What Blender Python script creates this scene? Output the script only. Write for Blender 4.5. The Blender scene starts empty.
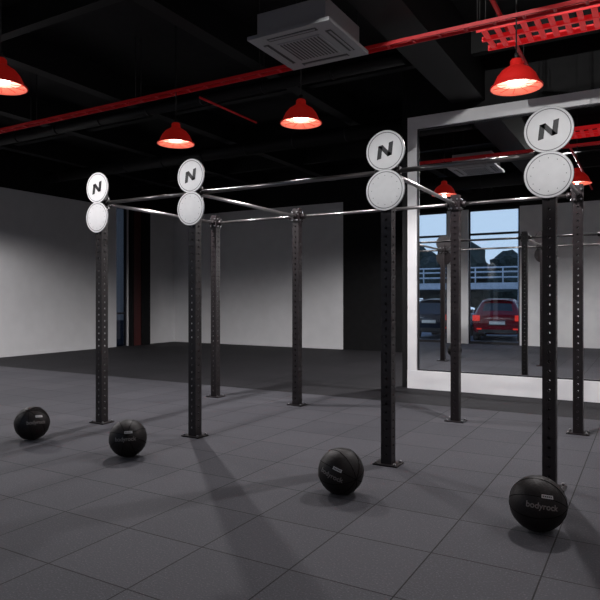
import bpy, bmesh, math, random
from mathutils import Vector, Matrix
random.seed(4)
scene = bpy.context.scene
COL = scene.collection
try:
    scene.view_settings.view_transform = 'Standard'
except Exception:
    pass

# ------------------------------------------------------------------ materials
def mat(name, col, rough=0.5, metal=0.0, emis=None, estr=0.0, spec=0.5):
    m = bpy.data.materials.new(name); m.use_nodes = True
    b = m.node_tree.nodes['Principled BSDF']
    b.inputs['Base Color'].default_value = (*col, 1)
    b.inputs['Roughness'].default_value = rough
    b.inputs['Metallic'].default_value = metal
    b.inputs['Specular IOR Level'].default_value = spec
    if emis:
        b.inputs['Emission Color'].default_value = (*emis, 1)
        b.inputs['Emission Strength'].default_value = estr
    return m

def noisy(m, scale=20, c1=None, c2=None, bump=0.1, detail=4, lo=0.35, hi=0.65):
    nt = m.node_tree; b = nt.nodes['Principled BSDF']
    tc = nt.nodes.new('ShaderNodeTexCoord')
    n = nt.nodes.new('ShaderNodeTexNoise'); n.inputs['Scale'].default_value = scale
    n.inputs['Detail'].default_value = detail
    nt.links.new(tc.outputs['Object'], n.inputs['Vector'])
    if c1:
        r = nt.nodes.new('ShaderNodeValToRGB')
        r.color_ramp.elements[0].position = lo; r.color_ramp.elements[1].position = hi
        r.color_ramp.elements[0].color = (*c1, 1); r.color_ramp.elements[1].color = (*c2, 1)
        nt.links.new(n.outputs['Fac'], r.inputs['Fac'])
        nt.links.new(r.outputs['Color'], b.inputs['Base Color'])
    if bump:
        bp = nt.nodes.new('ShaderNodeBump'); bp.inputs['Strength'].default_value = bump
        bp.inputs['Distance'].default_value = 0.01
        nt.links.new(n.outputs['Fac'], bp.inputs['Height'])
        nt.links.new(bp.outputs['Normal'], b.inputs['Normal'])
    return m

M_wall = noisy(mat('wall_grey_paint', (.5, .5, .52), .75), 3, (.58, .58, .59), (.61, .61, .62), .03)
M_white = noisy(mat('wall_white_paint', (.7, .7, .71), .6), 3, (.66, .66, .68), (.72, .72, .73), .02)
M_black = noisy(mat('black_paint', (.006, .006, .006), .7, spec=.2), 6, (.003, .003, .0035), (.006, .006, .0065), .05)
M_duct = mat('black_duct_metal', (.005, .005, .0055), .6, .0, spec=.25)
M_post = noisy(mat('black_powder_coat', (.009, .006, .007), .45, spec=.35), 60, None, None, .04)
M_hole = mat('upright_hole_steel', (.14, .13, .13), .4, .8)
M_pipe = noisy(mat('steel_pipe', (.55, .53, .53), .32, 1.0), 30, None, None, .03)
M_pipe_d = mat('dark_steel_pipe', (.2, .19, .19), .3, .9)
M_bolt = mat('bolt_steel', (.3, .3, .31), .35, 1.0)
M_disc = noisy(mat('sign_white', (.82, .82, .83), .55), 15, (.80, .80, .81), (.84, .84, .85), .0)
M_ink = mat('sign_black', (.035, .035, .038), .5)
M_ring = mat('sign_ring_grey', (.16, .16, .17), .5)
M_red = mat('red_enamel', (.62, .014, .012), .45, 0, (1, .03, .02), .08)  # enamel red; slight emission stands in for light on the shade's outside
M_redtray = mat('red_paint_added_glow', (.45, .008, .012), .5, 0, (1, .012, .02), .02)  # red paint plus faint emission in place of light reaching it
M_redglow = mat('red_tray_added_glow', (.7, .01, .015), .5, 0, (1, .015, .02), .22)  # emission put in so this tray looks lit; it is no lamp
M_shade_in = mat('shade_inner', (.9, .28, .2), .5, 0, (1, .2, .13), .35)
M_diff = mat('lamp_diffuser', (.9, .5, .45), .5, 0, (1, .38, .28), 2.4)
M_bulb = mat('bulb_glow', (1, .8, .75), .5, 0, (1, .72, .62), 8)
M_cable = mat('cable_black', (.01, .01, .01), .6)
M_ball = noisy(mat('ball_leather', (.005, .0035, .0035), .55, spec=.22), 90, (.004, .003, .003), (.008, .0055, .0055), .2)
M_seam = mat('ball_stitch', (.0015, .001, .001), .9, spec=.1)
M_print = mat('ball_print', (.11, .10, .098), .6)
M_label = mat('ball_label', (.30, .30, .31), .5)
M_ac = mat('aircon_plastic', (.30, .30, .31), .5)
M_acd = mat('aircon_grille', (.05, .05, .05), .6)
M_alu = mat('window_frame_dark', (.03, .03, .035), .4, .4)
M_mirror = mat('mirror_silver', (.86, .88, .88), 0.0, 1.0)
def glassmat(name, tint):
    m = bpy.data.materials.new(name); m.use_nodes = True
    nt = m.node_tree; nt.nodes.clear()
    o = nt.nodes.new('ShaderNodeOutputMaterial'); t = nt.nodes.new('ShaderNodeBsdfTransparent')
    g = nt.nodes.new('ShaderNodeBsdfGlossy'); g.inputs['Roughness'].default_value = .02
    mx = nt.nodes.new('ShaderNodeMixShader'); mx.inputs[0].default_value = .06
    t.inputs[0].default_value = (*tint, 1)
    nt.links.new(t.outputs[0], mx.inputs[1]); nt.links.new(g.outputs[0], mx.inputs[2]); nt.links.new(mx.outputs[0], o.inputs[0])
    return m
M_glass = glassmat('window_glass', (.9,.95,1)); M_glass_t = glassmat('window_glass_tinted', (.17,.18,.2))

def floor_material(name, c_lo, c_hi, tile, ox, oy, linecol, speck=.25):
    m = bpy.data.materials.new(name); m.use_nodes = True
    nt = m.node_tree; N = nt.nodes; L = nt.links; b = N['Principled BSDF']
    geo = N.new('ShaderNodeNewGeometry'); sep = N.new('ShaderNodeSeparateXYZ')
    L.new(geo.outputs['Position'], sep.inputs[0])
    def mth(op, a, bb=None, cl=False):
        n = N.new('ShaderNodeMath'); n.operation = op; n.use_clamp = cl
        for i, v in enumerate((a, bb)):
            if v is None: continue
            if isinstance(v, (int, float)): n.inputs[i].default_value = v
            else: L.new(v, n.inputs[i])
        return n.outputs[0]
    def axis(s, off):
        q = mth('DIVIDE', mth('SUBTRACT', s, off), tile)
        f = mth('FRACT', q); cell = mth('FLOOR', q)
        dd = mth('MINIMUM', f, mth('SUBTRACT', 1.0, f))
        return dd, cell
    dx, cx = axis(sep.outputs[0], ox); dy, cy = axis(sep.outputs[1], oy)
    dmin = mth('MINIMUM', dx, dy)
    line = mth('LESS_THAN', dmin, .0065)
    comb = N.new('ShaderNodeCombineXYZ'); L.new(cx, comb.inputs[0]); L.new(cy, comb.inputs[1])
    wn = N.new('ShaderNodeTexWhiteNoise'); L.new(comb.outputs[0], wn.inputs['Vector'])
    big = N.new('ShaderNodeTexNoise'); big.inputs['Scale'].default_value = 1.3; big.inputs['Detail'].default_value = 5
    L.new(geo.outputs['Position'], big.inputs['Vector'])
    fac = mth('ADD', mth('MULTIPLY', wn.outputs['Value'], .55), mth('MULTIPLY', big.outputs['Fac'], .45))
    mixc = N.new('ShaderNodeMix'); mixc.data_type = 'RGBA'
    L.new(fac, mixc.inputs['Factor']); mixc.inputs['A'].default_value = (*c_lo, 1); mixc.inputs['B'].default_value = (*c_hi, 1)
    sp = N.new('ShaderNodeTexNoise'); sp.inputs['Scale'].default_value = 85; sp.inputs['Detail'].default_value = 3
    L.new(geo.outputs['Position'], sp.inputs['Vector'])
    sr = N.new('ShaderNodeValToRGB'); sr.color_ramp.elements[0].position = .56; sr.color_ramp.elements[1].position = .68
    L.new(sp.outputs['Fac'], sr.inputs['Fac'])
    mix2 = N.new('ShaderNodeMix'); mix2.data_type = 'RGBA'
    L.new(mth('MULTIPLY', sr.outputs['Color'], speck), mix2.inputs['Factor'])
    L.new(mixc.outputs['Result'], mix2.inputs['A']); mix2.inputs['B'].default_value = (.25, .25, .27, 1)
    mix3 = N.new('ShaderNodeMix'); mix3.data_type = 'RGBA'
    L.new(line, mix3.inputs['Factor']); L.new(mix2.outputs['Result'], mix3.inputs['A']); mix3.inputs['B'].default_value = (*linecol, 1)
    L.new(mix3.outputs['Result'], b.inputs['Base Color'])
    b.inputs['Roughness'].default_value = .75
    b.inputs['Specular IOR Level'].default_value = .15
    bp = N.new('ShaderNodeBump'); bp.inputs['Strength'].default_value = .5; bp.inputs['Distance'].default_value = .005
    L.new(mth('SUBTRACT', sp.outputs['Fac'], line), bp.inputs['Height']); L.new(bp.outputs['Normal'], b.inputs['Normal'])
    return m
M_floor = floor_material('rubber_tile_grey', (.052, .052, .060), (.074, .073, .083), .61, -1.116, 2.27, (.010, .010, .011), .2)
M_floor_d = floor_material('rubber_floor_black', (.014, .014, .016), (.022, .021, .024), 1.22, -1.116, 2.27, (.006, .006, .006), .15)

# ------------------------------------------------------------------ mesh helpers
class MB:
    def __init__(s): s.bm = bmesh.new(); s.mats = []
    def mi(s, m):
        if m not in s.mats: s.mats.append(m)
        return s.mats.index(m)
    def face(s, pts, m, smooth=False):
        vs = [s.bm.verts.new(p) for p in pts]
        f = s.bm.faces.new(vs); f.material_index = s.mi(m); f.smooth = smooth; return f
    def box(s, x0, x1, y0, y1, z0, z1, m):
        c = [(x0,y0,z0),(x1,y0,z0),(x1,y1,z0),(x0,y1,z0),(x0,y0,z1),(x1,y0,z1),(x1,y1,z1),(x0,y1,z1)]
        v = [s.bm.verts.new(p) for p in c]; k = s.mi(m)
        for q in ((0,3,2,1),(4,5,6,7),(0,1,5,4),(1,2,6,5),(2,3,7,6),(3,0,4,7)):
            f = s.bm.faces.new([v[i] for i in q]); f.material_index = k
    def tube(s, p0, p1, r, m, n=14, cap=True, r1=None):
        p0 = Vector(p0); p1 = Vector(p1); d = (p1-p0).normalized()
        a = d.orthogonal().normalized(); b = d.cross(a); r1 = r if r1 is None else r1
        k = s.mi(m); R = []
        for p, rr in ((p0, r), (p1, r1)):
            R.append([s.bm.verts.new(p+(a*math.cos(2*math.pi*i/n)+b*math.sin(2*math.pi*i/n))*rr) for i in range(n)])
        for i in range(n):
            f = s.bm.faces.new([R[0][i], R[0][(i+1)%n], R[1][(i+1)%n], R[1][i]]); f.material_index = k; f.smooth = True
        if cap:
            f = s.bm.faces.new(R[0][::-1]); f.material_index = k
            f = s.bm.faces.new(R[1]); f.material_index = k
    def lathe(s, prof, m, c=(0,0,0), n=40, axis='Z', smooth=True):
        k = s.mi(m); rings = []
        for r, z in prof:
            ring = []
            for i in range(n):
                a = 2*math.pi*i/n
                if axis == 'Z': p = (c[0]+r*math.cos(a), c[1]+r*math.sin(a), c[2]+z)
                elif axis == 'Y': p = (c[0]+r*math.cos(a), c[1]+z, c[2]+r*math.sin(a))
                else: p = (c[0]+z, c[1]+r*math.cos(a), c[2]+r*math.sin(a))
                ring.append(s.bm.verts.new(p))
            rings.append(ring)
        for j in range(len(rings)-1):
            for i in range(n):
                f = s.bm.faces.new([rings[j][i], rings[j][(i+1)%n], rings[j+1][(i+1)%n], rings[j+1][i]]); f.material_index = k; f.smooth = smooth
    def path(s, pts, r, m, n=8):
        k = s.mi(m); rings = []
        pts = [Vector(p) for p in pts]
        for i, p in enumerate(pts):
            d = (pts[min(i+1, len(pts)-1)]-pts[max(i-1, 0)]).normalized()
            up = Vector((0,0,1)) if abs(d.z) < .95 else Vector((1,0,0))
            a = d.cross(up).normalized(); b = d.cross(a)
            rings.append([s.bm.verts.new(p+(a*math.cos(2*math.pi*q/n)+b*math.sin(2*math.pi*q/n))*r) for q in range(n)])
        for j in range(len(rings)-1):
            for i in range(n):
                f = s.bm.faces.new([rings[j][i], rings[j][(i+1)%n], rings[j+1][(i+1)%n], rings[j+1][i]]); f.material_index = k; f.smooth = True
    def obj(s, name, parent=None, loc=None, bevel=0, fix=False, subsurf=0):
        if fix: bmesh.ops.recalc_face_normals(s.bm, faces=s.bm.faces)
        me = bpy.data.meshes.new(name); s.bm.to_mesh(me); s.bm.free()
        for m in s.mats: me.materials.append(m)
        ob = bpy.data.objects.new(name, me); COL.objects.link(ob)
        if loc: ob.location = loc
        if parent: ob.parent = parent
        if bevel:
            md = ob.modifiers.new('bevel', 'BEVEL'); md.width = bevel; md.segments = 2; md.limit_method = 'ANGLE'
        if subsurf:
            md = ob.modifiers.new('sub', 'SUBSURF'); md.levels = subsurf; md.render_levels = subsurf
        return ob
def empty(name, loc=(0,0,0)):
    e = bpy.data.objects.new(name, None); e.location = loc; e.empty_display_size = .2; COL.objects.link(e); return e

# ------------------------------------------------------------------ room
XL, XR, YF, YM, YB, ZC = -14.2, 4.0, -0.6, 9.70, 16.0, 5.4
ZP = 4.3; ZH = ZC-.012
b = MB(); b.box(XL-.3, XR+.3, YF-.25, 8.3, -.12, 0, M_floor); b.box(XL-.3, XR+.3, 8.3, YB+.3, -.12, 0, M_floor_d); b.obj('floor')
b = MB(); b.box(XL-.3, XR+.3, YF-.25, YB+.3, ZC, ZC+.15, M_black); b.obj('ceiling')

b = MB()
b.box(XL-.2, XL, YF, 13.38, 0, ZP, M_wall); b.box(XL-.2, XL, 13.86, YB, 0, ZP, M_wall)
b.box(XL-.2, XL, YF, YB, ZP, ZC, M_black); b.obj('wall_left')
b = MB(); b.box(XL-.12, XL-.10, 13.38, 13.86, 0, ZP, M_glass_t)
b.box(XL-.14, XL-.06, 13.38, 13.42, 0, ZP, M_alu); b.box(XL-.14, XL-.06, 13.82, 13.86, 0, ZP, M_alu)
b.box(XL-.14, XL-.06, 13.42, 13.82, 1.0, 1.05, M_alu); b.obj('window_3')
M_redcol = mat('dark_red_column', (.05, .004, .004), .5)
b = MB(); b.box(XL+.002, XL+.12, 13.92, 14.55, 0, ZP, M_redcol)
b.box(XL+.002, XL+.16, 13.88, 13.96, 0, ZP, M_black); b.box(XL+.002, XL+.16, 14.3, 14.68, 0, ZP, M_black)
b.obj('wall_column_1', bevel=.005)  # dark red column with black edges against the left wall
b = MB(); b.box(XL-.2, -7.75, YB, YB+.2, 0, ZP, M_wall); b.box(-7.75, XR+.2, YB, YB+.2, 0, ZP, M_black)
b.box(XL-.2, XR+.2, YB, YB+.2, ZP, ZC, M_black); b.obj('wall_back')
b = MB(); b.box(XL+.001, XL+.02, YF+.01, 13.36, 0, .08, M_wall); b.obj('baseboard_left')
b = MB(); b.box(XL+.03, -7.76, YB-.02, YB-.001, 0, .08, M_wall); b.obj('baseboard_back')
b = MB(); b.box(XR, XR+.2, YF, YB, 0, ZP, M_wall); b.box(XR, XR+.2, YF, YB, ZP, ZC, M_black); b.obj('wall_right')
b = MB(); b.box(-3.62, XR, YM+.06, YM+.26, 0, ZC, M_black); b.obj('wall_mirror')
b = MB()
b.box(-3.5, 3.9, YM-.02, YM+.055, 4.30, 4.5, M_white)
b.box(-3.5, -3.34, YM-.02, YM+.055, .30, 4.30, M_white)
b.box(3.74, 3.9, YM-.02, YM+.055, .30, 4.30, M_white)
b.box(-3.5, 3.9, YM-.03, YM+.055, 0, .30, M_white)
b.box(-3.34, 3.74, YM+.01, YM+.03, .30, .325, M_alu); b.box(-3.34, -3.315, YM+.01, YM+.03, .325, 4.30, M_alu)
b.box(-3.34, 3.74, YM+.01, YM+.03, 4.275, 4.30, M_alu)
fr = b.obj('wall_mirror_frame', bevel=.004)
b = MB(); b.box(-3.345, 3.745, YM+.032, YM+.05, .295, 4.305, M_mirror); b.obj('glass', parent=fr)

wins = [(-9.6, -7.95), (-7.55, -5.87), (-5.17, -3.55)]
b = MB(); prev = XL
for (a, c) in wins:
    b.box(prev, a, YF-.2, YF, 0, ZP+.1, M_white); prev = c
b.box(prev, XR, YF-.2, YF, 0, ZP+.1, M_white)
b.box(XL, XR, YF-.2, YF, ZP+.1, ZC, M_black)
b.obj('wall_front')
for i, (a, c) in enumerate(wins):
    b = MB(); y0, y1 = YF-.14, YF-.08; e = .05
    b.box(a, a+e, y0, y1, 0, ZP+.1, M_alu); b.box(c-e, c, y0, y1, 0, ZP+.1, M_alu)
    b.box(a+e, c-e, y0, y1, 0, .08, M_alu); b.box(a+e, c-e, y0, y1, ZP+.04, ZP+.1, M_alu); b.box(a+e, c-e, y0, y1, 3.55, 3.62, M_alu)
    b.box(a+e, c-e, YF-.115, YF-.105, .08, ZP+.04, M_glass)
    b.obj('window_%d' % (i+1) if i < 2 else 'window_4')

# ------------------------------------------------------------------ ceiling services
for x in (-13.0, -10.6, -8.2, -5.2, -2.75, .2, 2.6):
    b = MB(); w = .5 if x == -2.75 else .22
    b.box(x, x+w, YF, YM+.05 if x > -3.3 else YB, 4.62 if w > .3 else 4.95, ZC-.001, M_duct); b.obj('ceiling_beam')
b = MB()
for y in (1.2, 3.2, 5.1, 8.9, 11.6, 14.0):
    b.box(XL, XR if y < 9 else -3.7, y, y+.14, 5.05, ZC-.001, M_duct)
b.obj('ceiling_joists')
for (y, z, r) in ((7.9, 4.78, .09), (2.6, 4.7, .2), (10.9, 4.75, .14)):
    b = MB()
    x1 = -2.9 if y < 9 else -3.9
    b.tube((XL+.05, y, z), (x1, y, z), r, M_duct, 20)
    x = XL+.6
    while x < x1:
        b.tube((x, y, z), (x+.04, y, z), r+.012, M_duct, 20); x += 1.2
    b.obj('ventilation_duct')

def ladder(bb, x0, x1, y0, y1, z, m, step=.25, h=.06, rw=.03):
    bb.box(x0, x1, y0, y0+.015, z, z+h, m); bb.box(x0, x1, y1-.015, y1, z, z+h, m)
    x = x0+.05
    while x < x1-.03:
        bb.box(x, x+rw, y0+.015, y1-.015, z+.005, z+.02, m); x += step
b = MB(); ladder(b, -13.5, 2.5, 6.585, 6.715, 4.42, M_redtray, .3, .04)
for x in (-12, -9, -6.6, -4.4, -1.6, 1.4):
    for y in (6.595, 6.705): b.tube((x, y, 4.44), (x, y, ZH), .006, M_cable, 6)
b.obj('cable_tray')
b = MB(); ladder(b, -1.70, .15, 6.95, 7.55, 4.5, M_redglow, .14, .07, .06)
b.box(-1.70, .15, 7.22, 7.26, 4.5, 4.55, M_redglow)
for x in (-1.6, -.3):
    for y in (6.97, 7.53): b.tube((x, y, 4.52), (x, y, ZH), .006, M_cable, 6)
b.obj('cable_tray')
def pipe(p0, p1, r, heads=()):
    b = MB(); b.tube(p0, p1, r, M_redtray)
    for p in heads:
        b.tube((p[0], p[1], p0[2]), (p[0], p[1], p0[2]-.14), .012, M_redtray); b.tube((p[0], p[1], p0[2]-.14), (p[0], p[1], p0[2]-.15), .03, M_bolt)
        b.tube((p[0], p[1], p0[2]), (p[0], p[1], 4.9), .006, M_cable, 6)
    b.obj('sprinkler_pipe')
pipe((-1.42, .3, 4.60), (-1.42, 9.5, 4.60), .024, ((-1.42, 3.0), (-1.42, 8.3)))
pipe((-.4, 5.75, 4.66), (2.4, 5.75, 4.66), .022)
pipe((-5.6, 6.85, 4.38), (-5.6, 8.3, 4.38), .016)

# air conditioner cassette
b = MB(); cx, cy, z = -3.30, 5.95, 4.3
b.box(cx-.42, cx+.42, cy-.42, cy+.42, z+.04, z+.3, M_ac)
b.box(cx-.5, cx+.5, cy-.5, cy+.5, z, z+.04, M_ac)
b.box(cx-.26, cx+.26, cy-.26, cy+.26, z-.012, z, M_ac)
for i in range(12):
    x = cx-.24+i*.042; b.box(x, x+.018, cy-.24, cy+.24, z-.016, z-.011, M_acd)
for sx, sy in ((1,0),(-1,0),(0,1),(0,-1)):
    ax, ay = cx+sx*.385, cy+sy*.385
    wx, wy = (.035, .3) if sx else (.3, .035)
    b.box(ax-wx, ax+wx, ay-wy, ay+wy, z-.004, z, M_acd)
    ax, ay = cx+sx*.395, cy+sy*.395; wx, wy = (.012, .28) if sx else (.28, .012)
    b.box(ax-wx, ax+wx, ay-wy, ay+wy, z-.012, z-.003, M_ac)
for sx in (-1,1):
    for sy in (-1,1): b.tube((cx+sx*.4, cy+sy*.4, z+.3), (cx+sx*.4, cy+sy*.4, ZH), .007, M_cable, 6)
b.obj('ceiling_air_conditioner', bevel=.006)

# ------------------------------------------------------------------ pendant lamps
def pendant(x, y, power, ztop=ZH):
    e = empty('pendant_lamp', (x, y, 3.7))
    b = MB()
    b.lathe([(.001,.30),(.05,.30),(.062,.285),(.065,.235),(.095,.215),(.15,.18),(.195,.125),(.225,.06),(.235,.03),(.262,.015),(.265,.0),(.255,0)], M_red, n=44)
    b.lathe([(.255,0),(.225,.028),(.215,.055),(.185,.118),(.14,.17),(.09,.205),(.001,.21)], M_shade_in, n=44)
    b.obj('shade', e)
    b = MB(); b.lathe([(.001,.03),(.05,.035),(.09,.055),(.10,.085),(.07,.13),(.03,.17),(.02,.2)], M_bulb, n=28)
    b.lathe([(.20,.06),(.12,.075),(.105,.09)], M_diff, n=36)
    for i in range(10):
        a = i*math.pi/5; b.tube((.1*math.cos(a), .1*math.sin(a), .028), (.238*math.cos(a), .238*math.sin(a), .018), .003, M_red, 5)
    b.obj('bulb', e)
    b = MB(); b.tube((0,0,.3), (0,0,.36), .022, M_cable); b.tube((0,0,.36), (0,0,ztop-3.7), .008, M_cable, 8)
    b.obj('cord', e)
    l = bpy.data.lights.new('lamp_light', 'SPOT'); l.energy = power; l.color = (1, .965, .97)
    l.spot_size = math.radians(168); l.spot_blend = .3; l.shadow_soft_size = .03
    lo = bpy.data.objects.new('lamp_light', l); COL.objects.link(lo); lo.location = (0,0,-.03); lo.parent = e
P = 300
for x, y, p in ((-1.21, 6.65, P*1.1), (-3.81, 6.65, P*.6), (-5.87, 6.65, P*1.25), (-5.87, 3.94, P*.25),
                (1.4, 3.94, P*.15), (1.4, 6.65, P*.35), (1.4, 1.2, P*.2),  # extra pendants added out of view as fill from the front and right
                (-11.6, 6.65, P*1.4), (-11.6, 3.0, P*.9), (-2.3, 13.2, P*3.6)):  # unseen pendants added to brighten the left and back walls
    pendant(x, y, p)

# spotlights added out of frame, housings included, to brighten signs and mirror frame
def added_spot(loc, target, power, cone, blend=.8):
    loc = Vector(loc); d = (Vector(target)-loc).normalized()
    e = empty('added_spotlight', loc)
    b = MB(); a = -d*.14
    b.tube(a, d*.03, .045, M_cable, 20, cap=False); b.tube(a, a-d*.03, .045, M_cable, 20, r1=.02)
    b.tube(a, a*1.01, .044, M_cable, 20)
    b.tube(a*.5+Vector((0,0,.03)), Vector((0,0,ZH-loc.z))+a*.5, .012, M_cable, 10)
    b.obj('housing', e)
    l = bpy.data.lights.new('spot', 'SPOT'); l.energy = power; l.color = (1, .99, .98)
    l.spot_size = math.radians(cone); l.spot_blend = blend; l.shadow_soft_size = .03
    lo = bpy.data.objects.new('spot', l); COL.objects.link(lo); lo.parent = e; lo.location = d*.04
    lo.rotation_euler = d.to_track_quat('-Z', 'Y').to_euler()
for x in (-5.72, -4.284, -2.048, -.685):
    added_spot((x+.35, 1.7, 4.55), (x, 5.1, 2.64), 300, 13, .9)
added_spot((-2.0, 1.6, 4.75), (-1.9, 9.7, 4.7), 750, 42, .5)
added_spot((.9, 1.6, 4.75), (.6, 9.7, 4.7), 450, 42, .5)

# ------------------------------------------------------------------ rig
XS = [-5.72, -4.284, -2.048, -.685]; Y0, Y1, ZB, HT = 5.16, 7.37, 2.64, 2.74
rig = empty('pull_up_rig')
def post(name, px, py):
    b = MB(); w = .05; tk = .006
    pitch = .075; n = int((HT-.012-.1)/pitch); k = b.mi(M_post)
    z0 = .012; zs = z0+.05
    for fi in range(4):
        ang = fi*math.pi/2; R = Matrix.Rotation(ang, 3, 'Z')
        def P3(u, z, d=w): return Vector((px, py, 0))+R@Vector((u, -d, 0))+Vector((0,0,z))
        b.face([P3(-w, z0), P3(w, z0), P3(w, zs), P3(-w, zs)], M_post)
        for s in range(n):
            zc = zs+pitch*(s+.5); h = pitch/2; hr = .0125
            outer = [(-w,-h),(0,-h),(w,-h),(w,0),(w,h),(0,h),(-w,h),(-w,0)]
            inner = [(hr*math.cos(math.radians(225+45*i)), hr*math.sin(math.radians(225+45*i))) for i in range(8)]
            vo = [b.bm.verts.new(P3(u, zc+v)) for u, v in outer]; vi = [b.bm.verts.new(P3(u, zc+v)) for u, v in inner]
            vd = [b.bm.verts.new(P3(u, zc+v, w-tk)) for u, v in inner]
            for i in range(8):
                j = (i+1) % 8
                f = b.bm.faces.new([vo[i], vo[j], vi[j], vi[i]]); f.material_index = k
                f = b.bm.faces.new([vi[i], vi[j], vd[j], vd[i]]); f.material_index = b.mi(M_hole)
        ze = zs+pitch*n
        b.face([P3(-w, ze), P3(w, ze), P3(w, HT), P3(-w, HT)], M_post)
    b.box(px-w, px+w, py-w, py+w, HT, HT+.012, M_post)
    b.box(px-.115, px+.115, py-.09, py+.09, 0, .012, M_post)
    for sx in (-1,1):
        for sy in (-1,1): b.tube((px+sx*.09, py+sy*.068, .012), (px+sx*.09, py+sy*.068, .03), .011, M_bolt, 6)
    b.obj(name, rig)
def bracket(b, x, y, dx, dy):
    if dx:
        s = dx
        b.box(min(x+s*.05, x+s*.062), max(x+s*.05, x+s*.062), y-.06, y+.06, ZB-.075, ZB+.075, M_post)
        b.tube((x+s*.062, y, ZB), (x+s*.12, y, ZB), .036, M_post)
        for zz in (-.055, .055): b.tube((x+s*.062, y+.035, ZB+zz), (x+s*.078, y+.035, ZB+zz), .011, M_bolt, 6); b.tube((x+s*.062, y-.035, ZB+zz), (x+s*.078, y-.035, ZB+zz), .011, M_bolt, 6)
    else:
        s = dy
        b.box(x-.06, x+.06, min(y+s*.05, y+s*.062), max(y+s*.05, y+s*.062), ZB-.075, ZB+.075, M_post)
        b.tube((x, y+s*.062, ZB), (x, y+s*.12, ZB), .036, M_post)
        for zz in (-.055, .055): b.tube((x+.035, y+s*.062, ZB+zz), (x+.035, y+s*.078, ZB+zz), .011, M_bolt, 6); b.tube((x-.035, y+s*.062, ZB+zz), (x-.035, y+s*.078, ZB+zz), .011, M_bolt, 6)
n = 1
for y in (Y0, Y1):
    for x in XS: post('upright_%d' % n, x, y); n += 1
b = MB()
for y in (Y0, Y1):
    for i in range(3):
        b.tube((XS[i]+.06, y, ZB), (XS[i+1]-.06, y, ZB), .021, M_pipe_d)
        bracket(b, XS[i], y, 1, 0); bracket(b, XS[i+1], y, -1, 0)
for x in XS:
    b.tube((x, Y0+.06, ZB), (x, Y1-.06, ZB), .021, M_pipe)
    bracket(b, x, Y0, 0, 1); bracket(b, x, Y1, 0, -1)
b.obj('crossbars', rig)
def sign(name, px):
    b = MB(); yf = Y0-.062
    r = .184
    for zc, d in ((ZB+.176, 0), (ZB-.176, .004)):
        y = yf-d
        b.lathe([(.001, -.012), (r-.003, -.012)], M_disc, (px, y, zc), 56, 'Y', False)
        b.lathe([(r-.003, -.012), (r, -.009), (r, 0)], M_ring, (px, y, zc), 56, 'Y', False)
        b.lathe([(r, 0), (.001, 0)], M_post, (px, y, zc), 56, 'Y', False)
        b.lathe([(r-.025, -.0132), (r-.019, -.0132)], M_ring, (px, y, zc), 56, 'Y', False)
        if d:
            for q in range(12):
                a = q*math.pi/6; b.tube((px+math.cos(a)*.13, y-.012, zc+math.sin(a)*.13), (px+math.cos(a)*.13, y-.0135, zc+math.sin(a)*.13), .0035, M_ring, 8)
    b.box(px-.045, px+.045, yf, Y0-.05, ZB-.28, ZB+.1, M_post)
    b.box(px-.03, px+.03, yf, yf+.006, ZB+.1, ZB+.3, M_post)
    zc = ZB+.176; yy = yf-.0140; s = .095; ca, sa = math.cos(math.radians(14)), math.sin(math.radians(14))
    def poly(pts): b.face([(px+(u*ca-v*sa)*s, yy, zc+(u*sa+v*ca)*s) for u, v in pts], M_ink)
    poly([(-1.0,-.6),(-.55,-.6),(-.10,.6),(-.55,.6)])
    poly([(-.55,.6),(-.10,.6),(.55,-.6),(.10,-.6)])
    poly([(.10,-.6),(.55,-.6),(1.0,.6),(.55,.6)])
    b.obj(name, rig)
for i, x in enumerate(XS): sign('disc_sign_%d' % (i+1), x)

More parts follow.
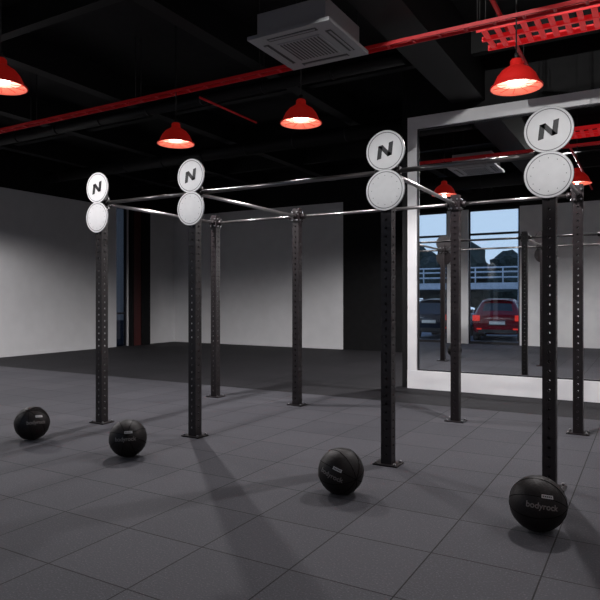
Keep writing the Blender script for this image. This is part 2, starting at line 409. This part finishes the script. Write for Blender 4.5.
# ------------------------------------------------------------------ medicine balls
RB = .175
def text_mesh(body, size):
    cu = bpy.data.curves.new('t', 'FONT'); cu.body = body; cu.size = size; cu.align_x = 'CENTER'; cu.align_y = 'CENTER'
    cu.offset = size*.02
    ob = bpy.data.objects.new('t', cu); COL.objects.link(ob)
    bpy.context.view_layer.update()
    me = bpy.data.meshes.new_from_object(ob.evaluated_get(bpy.context.evaluated_depsgraph_get()))
    bpy.data.objects.remove(ob); return me
def ball(x, y, lon, lat, roll, seamrot, seed):
    b = MB()
    prof = [(RB*math.cos(a), RB*math.sin(a)) for a in [math.radians(-90+5*i) for i in range(37)]]
    prof[0] = (.0005, -RB); prof[-1] = (.0005, RB)
    b.lathe(prof, M_ball, n=64)
    R = Matrix.Rotation(seamrot, 3, 'X') @ Matrix.Rotation(seamrot*.6, 3, 'Y')
    for i in range(4):
        pts = []
        for q in range(49):
            a = 2*math.pi*q/48; v = Vector((math.cos(a), 0, math.sin(a))); v = Matrix.Rotation(i*math.pi/4, 3, 'Z')@v
            pts.append(R@v*(RB+.0005))
        b.path(pts, .0022, M_seam, 6)
    fwd = Vector((math.cos(lat)*math.cos(lon), math.cos(lat)*math.sin(lon), math.sin(lat)))
    right = Vector((0,0,1)).cross(fwd).normalized(); up = fwd.cross(right)
    rr = Matrix.Rotation(roll, 3, fwd); right = rr@right; up = rr@up
    def proj(u, v, h):
        au, av = u/RB, v/RB
        d = fwd*math.cos(av)*math.cos(au)+right*math.cos(av)*math.sin(au)+up*math.sin(av)
        return d*(RB+h)
    me = text_mesh('bodyrock', .05)
    tb = bmesh.new(); tb.from_mesh(me); bmesh.ops.triangulate(tb, faces=tb.faces)
    bmesh.ops.subdivide_edges(tb, edges=[e for e in tb.edges if e.calc_length() > .012], cuts=2)
    k = b.mi(M_print)
    mp = {v: b.bm.verts.new(proj(v.co.x, v.co.y, .0026)) for v in tb.verts}
    for f in tb.faces:
        try: nf = b.bm.faces.new([mp[v] for v in f.verts]); nf.material_index = k
        except Exception: pass
    tb.free()
    k = b.mi(M_label)
    nu, nv = 10, 4
    g = [[b.bm.verts.new(proj(.03+(i/nu-.5)*.075, .062+(j/nv-.5)*.022, .0028)) for i in range(nu+1)] for j in range(nv+1)]
    for j in range(nv):
        for i in range(nu):
            f = b.bm.faces.new([g[j][i], g[j][i+1], g[j+1][i+1], g[j+1][i]]); f.material_index = k; f.smooth = True
    k = b.mi(M_ink)
    for q in range(5):
        u0 = -.001+q*.0125; vs = [b.bm.verts.new(proj(u0+a, .062+c, .0034)) for a, c in ((0,-.005),(.009,-.005),(.009,.005),(0,.005))]
        f = b.bm.faces.new(vs); f.material_index = k
    b.obj('medicine_ball', None, (x, y, RB))
def toward(x, y): return math.atan2(-y, -x)
for (x, y, dl, lat, roll, sr, sd) in ((-5.67, 4.168, .25, .2, -.05, .5, 1), (-4.277, 4.174, -.15, .16, .03, 1.1, 2),
                                  (-2.05, 4.194, -.45, .05, -.35, 1.9, 3), (-.626, 4.17, .15, .2, -.1, 2.6, 4)):
    ball(x, y, toward(x, y)+dl, lat, roll, sr, sd)

# ------------------------------------------------------------------ outside
M_asph = noisy(mat('asphalt', (.12, .14, .18), .8), 8, (.10, .12, .15), (.16, .18, .23), .1)
M_leaf = noisy(mat('foliage', (.03, .05, .04), .8), 9, (.010, .016, .014), (.035, .05, .04), .4)
M_trunk = mat('bark', (.04, .03, .025), .8)
M_conc = noisy(mat('concrete_pale', (.55, .6, .66), .7), 5, (.5, .55, .6), (.62, .66, .72), .05)
b = MB(); b.box(-60, 30, -60, YF-.25, -.12, -.02, M_asph); b.box(-60, XL-.3, YF-.25, 30, -.12, -.02, M_asph); b.obj('street_ground')
b = MB()
for i in range(46):
    x = -26+i*.9+random.uniform(-.4,.4); y = -24+random.uniform(-2.5,2.5); s = random.uniform(1.1,1.7)
    zc = random.uniform(1.8,3.9)
    ret = bmesh.ops.create_icosphere(b.bm, subdivisions=3, radius=s, matrix=Matrix.Translation((x,y,zc)))
    k = b.mi(M_leaf)
    for v in ret['verts']:
        v.co += (v.co-Vector((x,y,zc))).normalized()*random.uniform(-.22,.22)
        for f in v.link_faces: f.material_index = k
    b.tube((x, y, -.02), (x, y, zc), .14, M_trunk, 8)
b.obj('tree_row')
b = MB()
b.box(-40, 10, -17.5, -15, 2.0, 2.35, M_conc)
for x in range(-38, 10, 8): b.box(x, x+.6, -16.6, -16, -.02, 2.0, M_conc)
for z in (2.65, 2.95, 3.2): b.tube((-40, -15.1, z), (10, -15.1, z), .045, M_conc, 8)
x = -40
while x < 10: b.tube((x, -15.1, 2.35), (x, -15.1, 3.2), .04, M_conc, 8); x += 1.5
b.obj('road_bridge')
b = MB()
b.tube((-5.6,-12,-.02), (-5.6,-12,6.5), .07, M_conc, 10, r1=.045); b.tube((-5.6,-12,6.5), (-4.6,-12,6.75), .04, M_conc, 8)
b.box(-4.7, -4.2, -12.1, -11.9, 6.7, 6.8, M_conc); b.obj('street_lamp')

M_tyre = mat('tyre_rubber', (.012,.012,.012), .8); M_rim = mat('alloy_rim', (.4,.4,.42), .3, .9)
M_cglass = mat('car_glass', (.02,.025,.03), .08); M_tail = mat('tail_light', (.6,.01,.01), .2, 0, (1,.05,.03), .6)
M_plate = mat('number_plate', (.75,.75,.72), .4); M_plastic = mat('black_plastic', (.02,.02,.02), .5); M_chrome = mat('chrome', (.7,.7,.7), .1, 1)
def car(loc, paint, rot=0):
    e = empty('car', loc); e.rotation_euler = (0,0,rot)
    W = .87
    st = [(0.00,.86,.36,.72,.62,.80),(.05,.93,.30,.84,.68,.93),(.16,.97,.27,.92,.66,1.02),(.42,.99,.25,.95,.56,1.38),(.62,1.0,.23,.95,.56,1.455),
          (1.2,1.0,.2,.94,.58,1.50),(1.9,1.0,.2,.93,.58,1.48),(2.35,1.0,.2,.92,.56,1.38),(2.95,.99,.2,.92,.66,.99),(3.4,.97,.22,.84,.66,.90),(3.8,.92,.26,.72,.60,.77),(3.98,.82,.34,.6,.5,.62)]
    b = MB(); rings = []
    for (y, ws, zs, zb, rw, zr) in st:
        w = W*ws; mid = (zs+zb)/2
        half = [(0,zs-.02),(w*.85,zs-.02),(w*.97,zs+.08),(w,mid),(w*.99,zb-.08),(w*.95,zb),(rw+.03,zr-.05),(rw-.06,zr),(0,zr+.015)]
        ring = half+[(-x,z) for x,z in half[-2:0:-1]]
        rings.append([b.bm.verts.new((x,-y,z)) for x,z in ring])
    kp, kg = b.mi(paint), b.mi(M_cglass); n = len(rings[0])
    for j in range(len(rings)-1):
        for i in range(n):
            f = b.bm.faces.new([rings[j][i], rings[j][(i+1)%n], rings[j+1][(i+1)%n], rings[j+1][i]])
            side = i in (5, n-6)
            g = (side and 3 <= j <= 7 and j != 5) or (7 <= i <= n-8 and j in (2,7))
            f.material_index = kg if g else kp; f.smooth = True
    for r, rev in ((rings[0], False), (rings[-1], True)):
        f = b.bm.faces.new(r if rev else r[::-1]); f.material_index = kp
    b.obj('body', e, fix=True, subsurf=2)
    b = MB()
    for y in (.75, 3.2):
        for s in (-1,1):
            x = s*.76
            b.lathe([(.2,-.1),(.3,-.1),(.325,-.07),(.325,.07),(.3,.1),(.2,.1)], M_tyre, (x,-y,.305), 32, 'X')
            b.lathe([(.001,.07*s),(.06,.09*s),(.19,.075*s),(.205,.1*s)], M_rim, (x,-y,.305), 32, 'X')
            b.lathe([(.33,.0),(.40,-.02*s),(.40,-.2*s)], M_plastic, (x+s*.085,-y,.32), 32, 'X')
    b.obj('wheels', e)
    b = MB()
    for s in (-1,1):
        b.box(s*.70-.12, s*.70+.12, -.16, .035, .72, .92, M_tail)
        b.box(s*.6-.08, s*.6+.08, -.1, .05, .42, .47, M_tail)
        b.box(s*.93-.09, s*.93+.09, -2.5, -2.38, .93, 1.07, paint)
    b.box(-.26, .26, -.1, .03, .60, .71, M_plate)
    b.box(-.32, .32, -.1, .02, .57, .60, M_plastic); b.box(-.3, .3, -.1, .035, .735, .755, M_chrome)
    b.box(-.62, .62, -.15, .045, .30, .42, M_plastic)
    b.box(-.5, .5, -.60, -.40, 1.44, 1.47, paint)
    b.tube((-.4,-.05,.3), (-.4,.07,.3), .03, M_chrome, 10)
    b.obj('trim', e, bevel=.015)
M_pr = mat('car_paint_red', (.16,.004,.012), .25); M_pb = mat('car_paint_dark', (.012,.016,.03), .2)
car((-4.58, -2.2, -.02), M_pr, math.radians(-8)); car((-7.05, -2.3, -.02), M_pb)

# ------------------------------------------------------------------ world
w = bpy.data.worlds.new('dusk_sky'); scene.world = w; w.use_nodes = True
nt = w.node_tree; bg = nt.nodes['Background']
tc = nt.nodes.new('ShaderNodeTexCoord'); sp = nt.nodes.new('ShaderNodeSeparateXYZ'); cr = nt.nodes.new('ShaderNodeValToRGB')
nt.links.new(tc.outputs['Generated'], sp.inputs[0]); nt.links.new(sp.outputs[2], cr.inputs[0]); nt.links.new(cr.outputs[0], bg.inputs[0])
cr.color_ramp.elements[0].color = (.66,.80,.98,1); cr.color_ramp.elements[0].position = .2
cr.color_ramp.elements[1].color = (.22,.36,.66,1); cr.color_ramp.elements[1].position = .8
bg.inputs[1].default_value = 1.1

# ------------------------------------------------------------------ camera
cd = bpy.data.cameras.new('camera'); cd.sensor_width = 36; cd.lens = 36*608/600
cam = bpy.data.objects.new('camera', cd); COL.objects.link(cam)
cam.location = (0, 0, 1.5)
cam.rotation_euler = (math.radians(90), 0, math.radians(29.9))
cd.shift_y = -2/600
cd.clip_start = .05; cd.clip_end = 300
scene.camera = cam
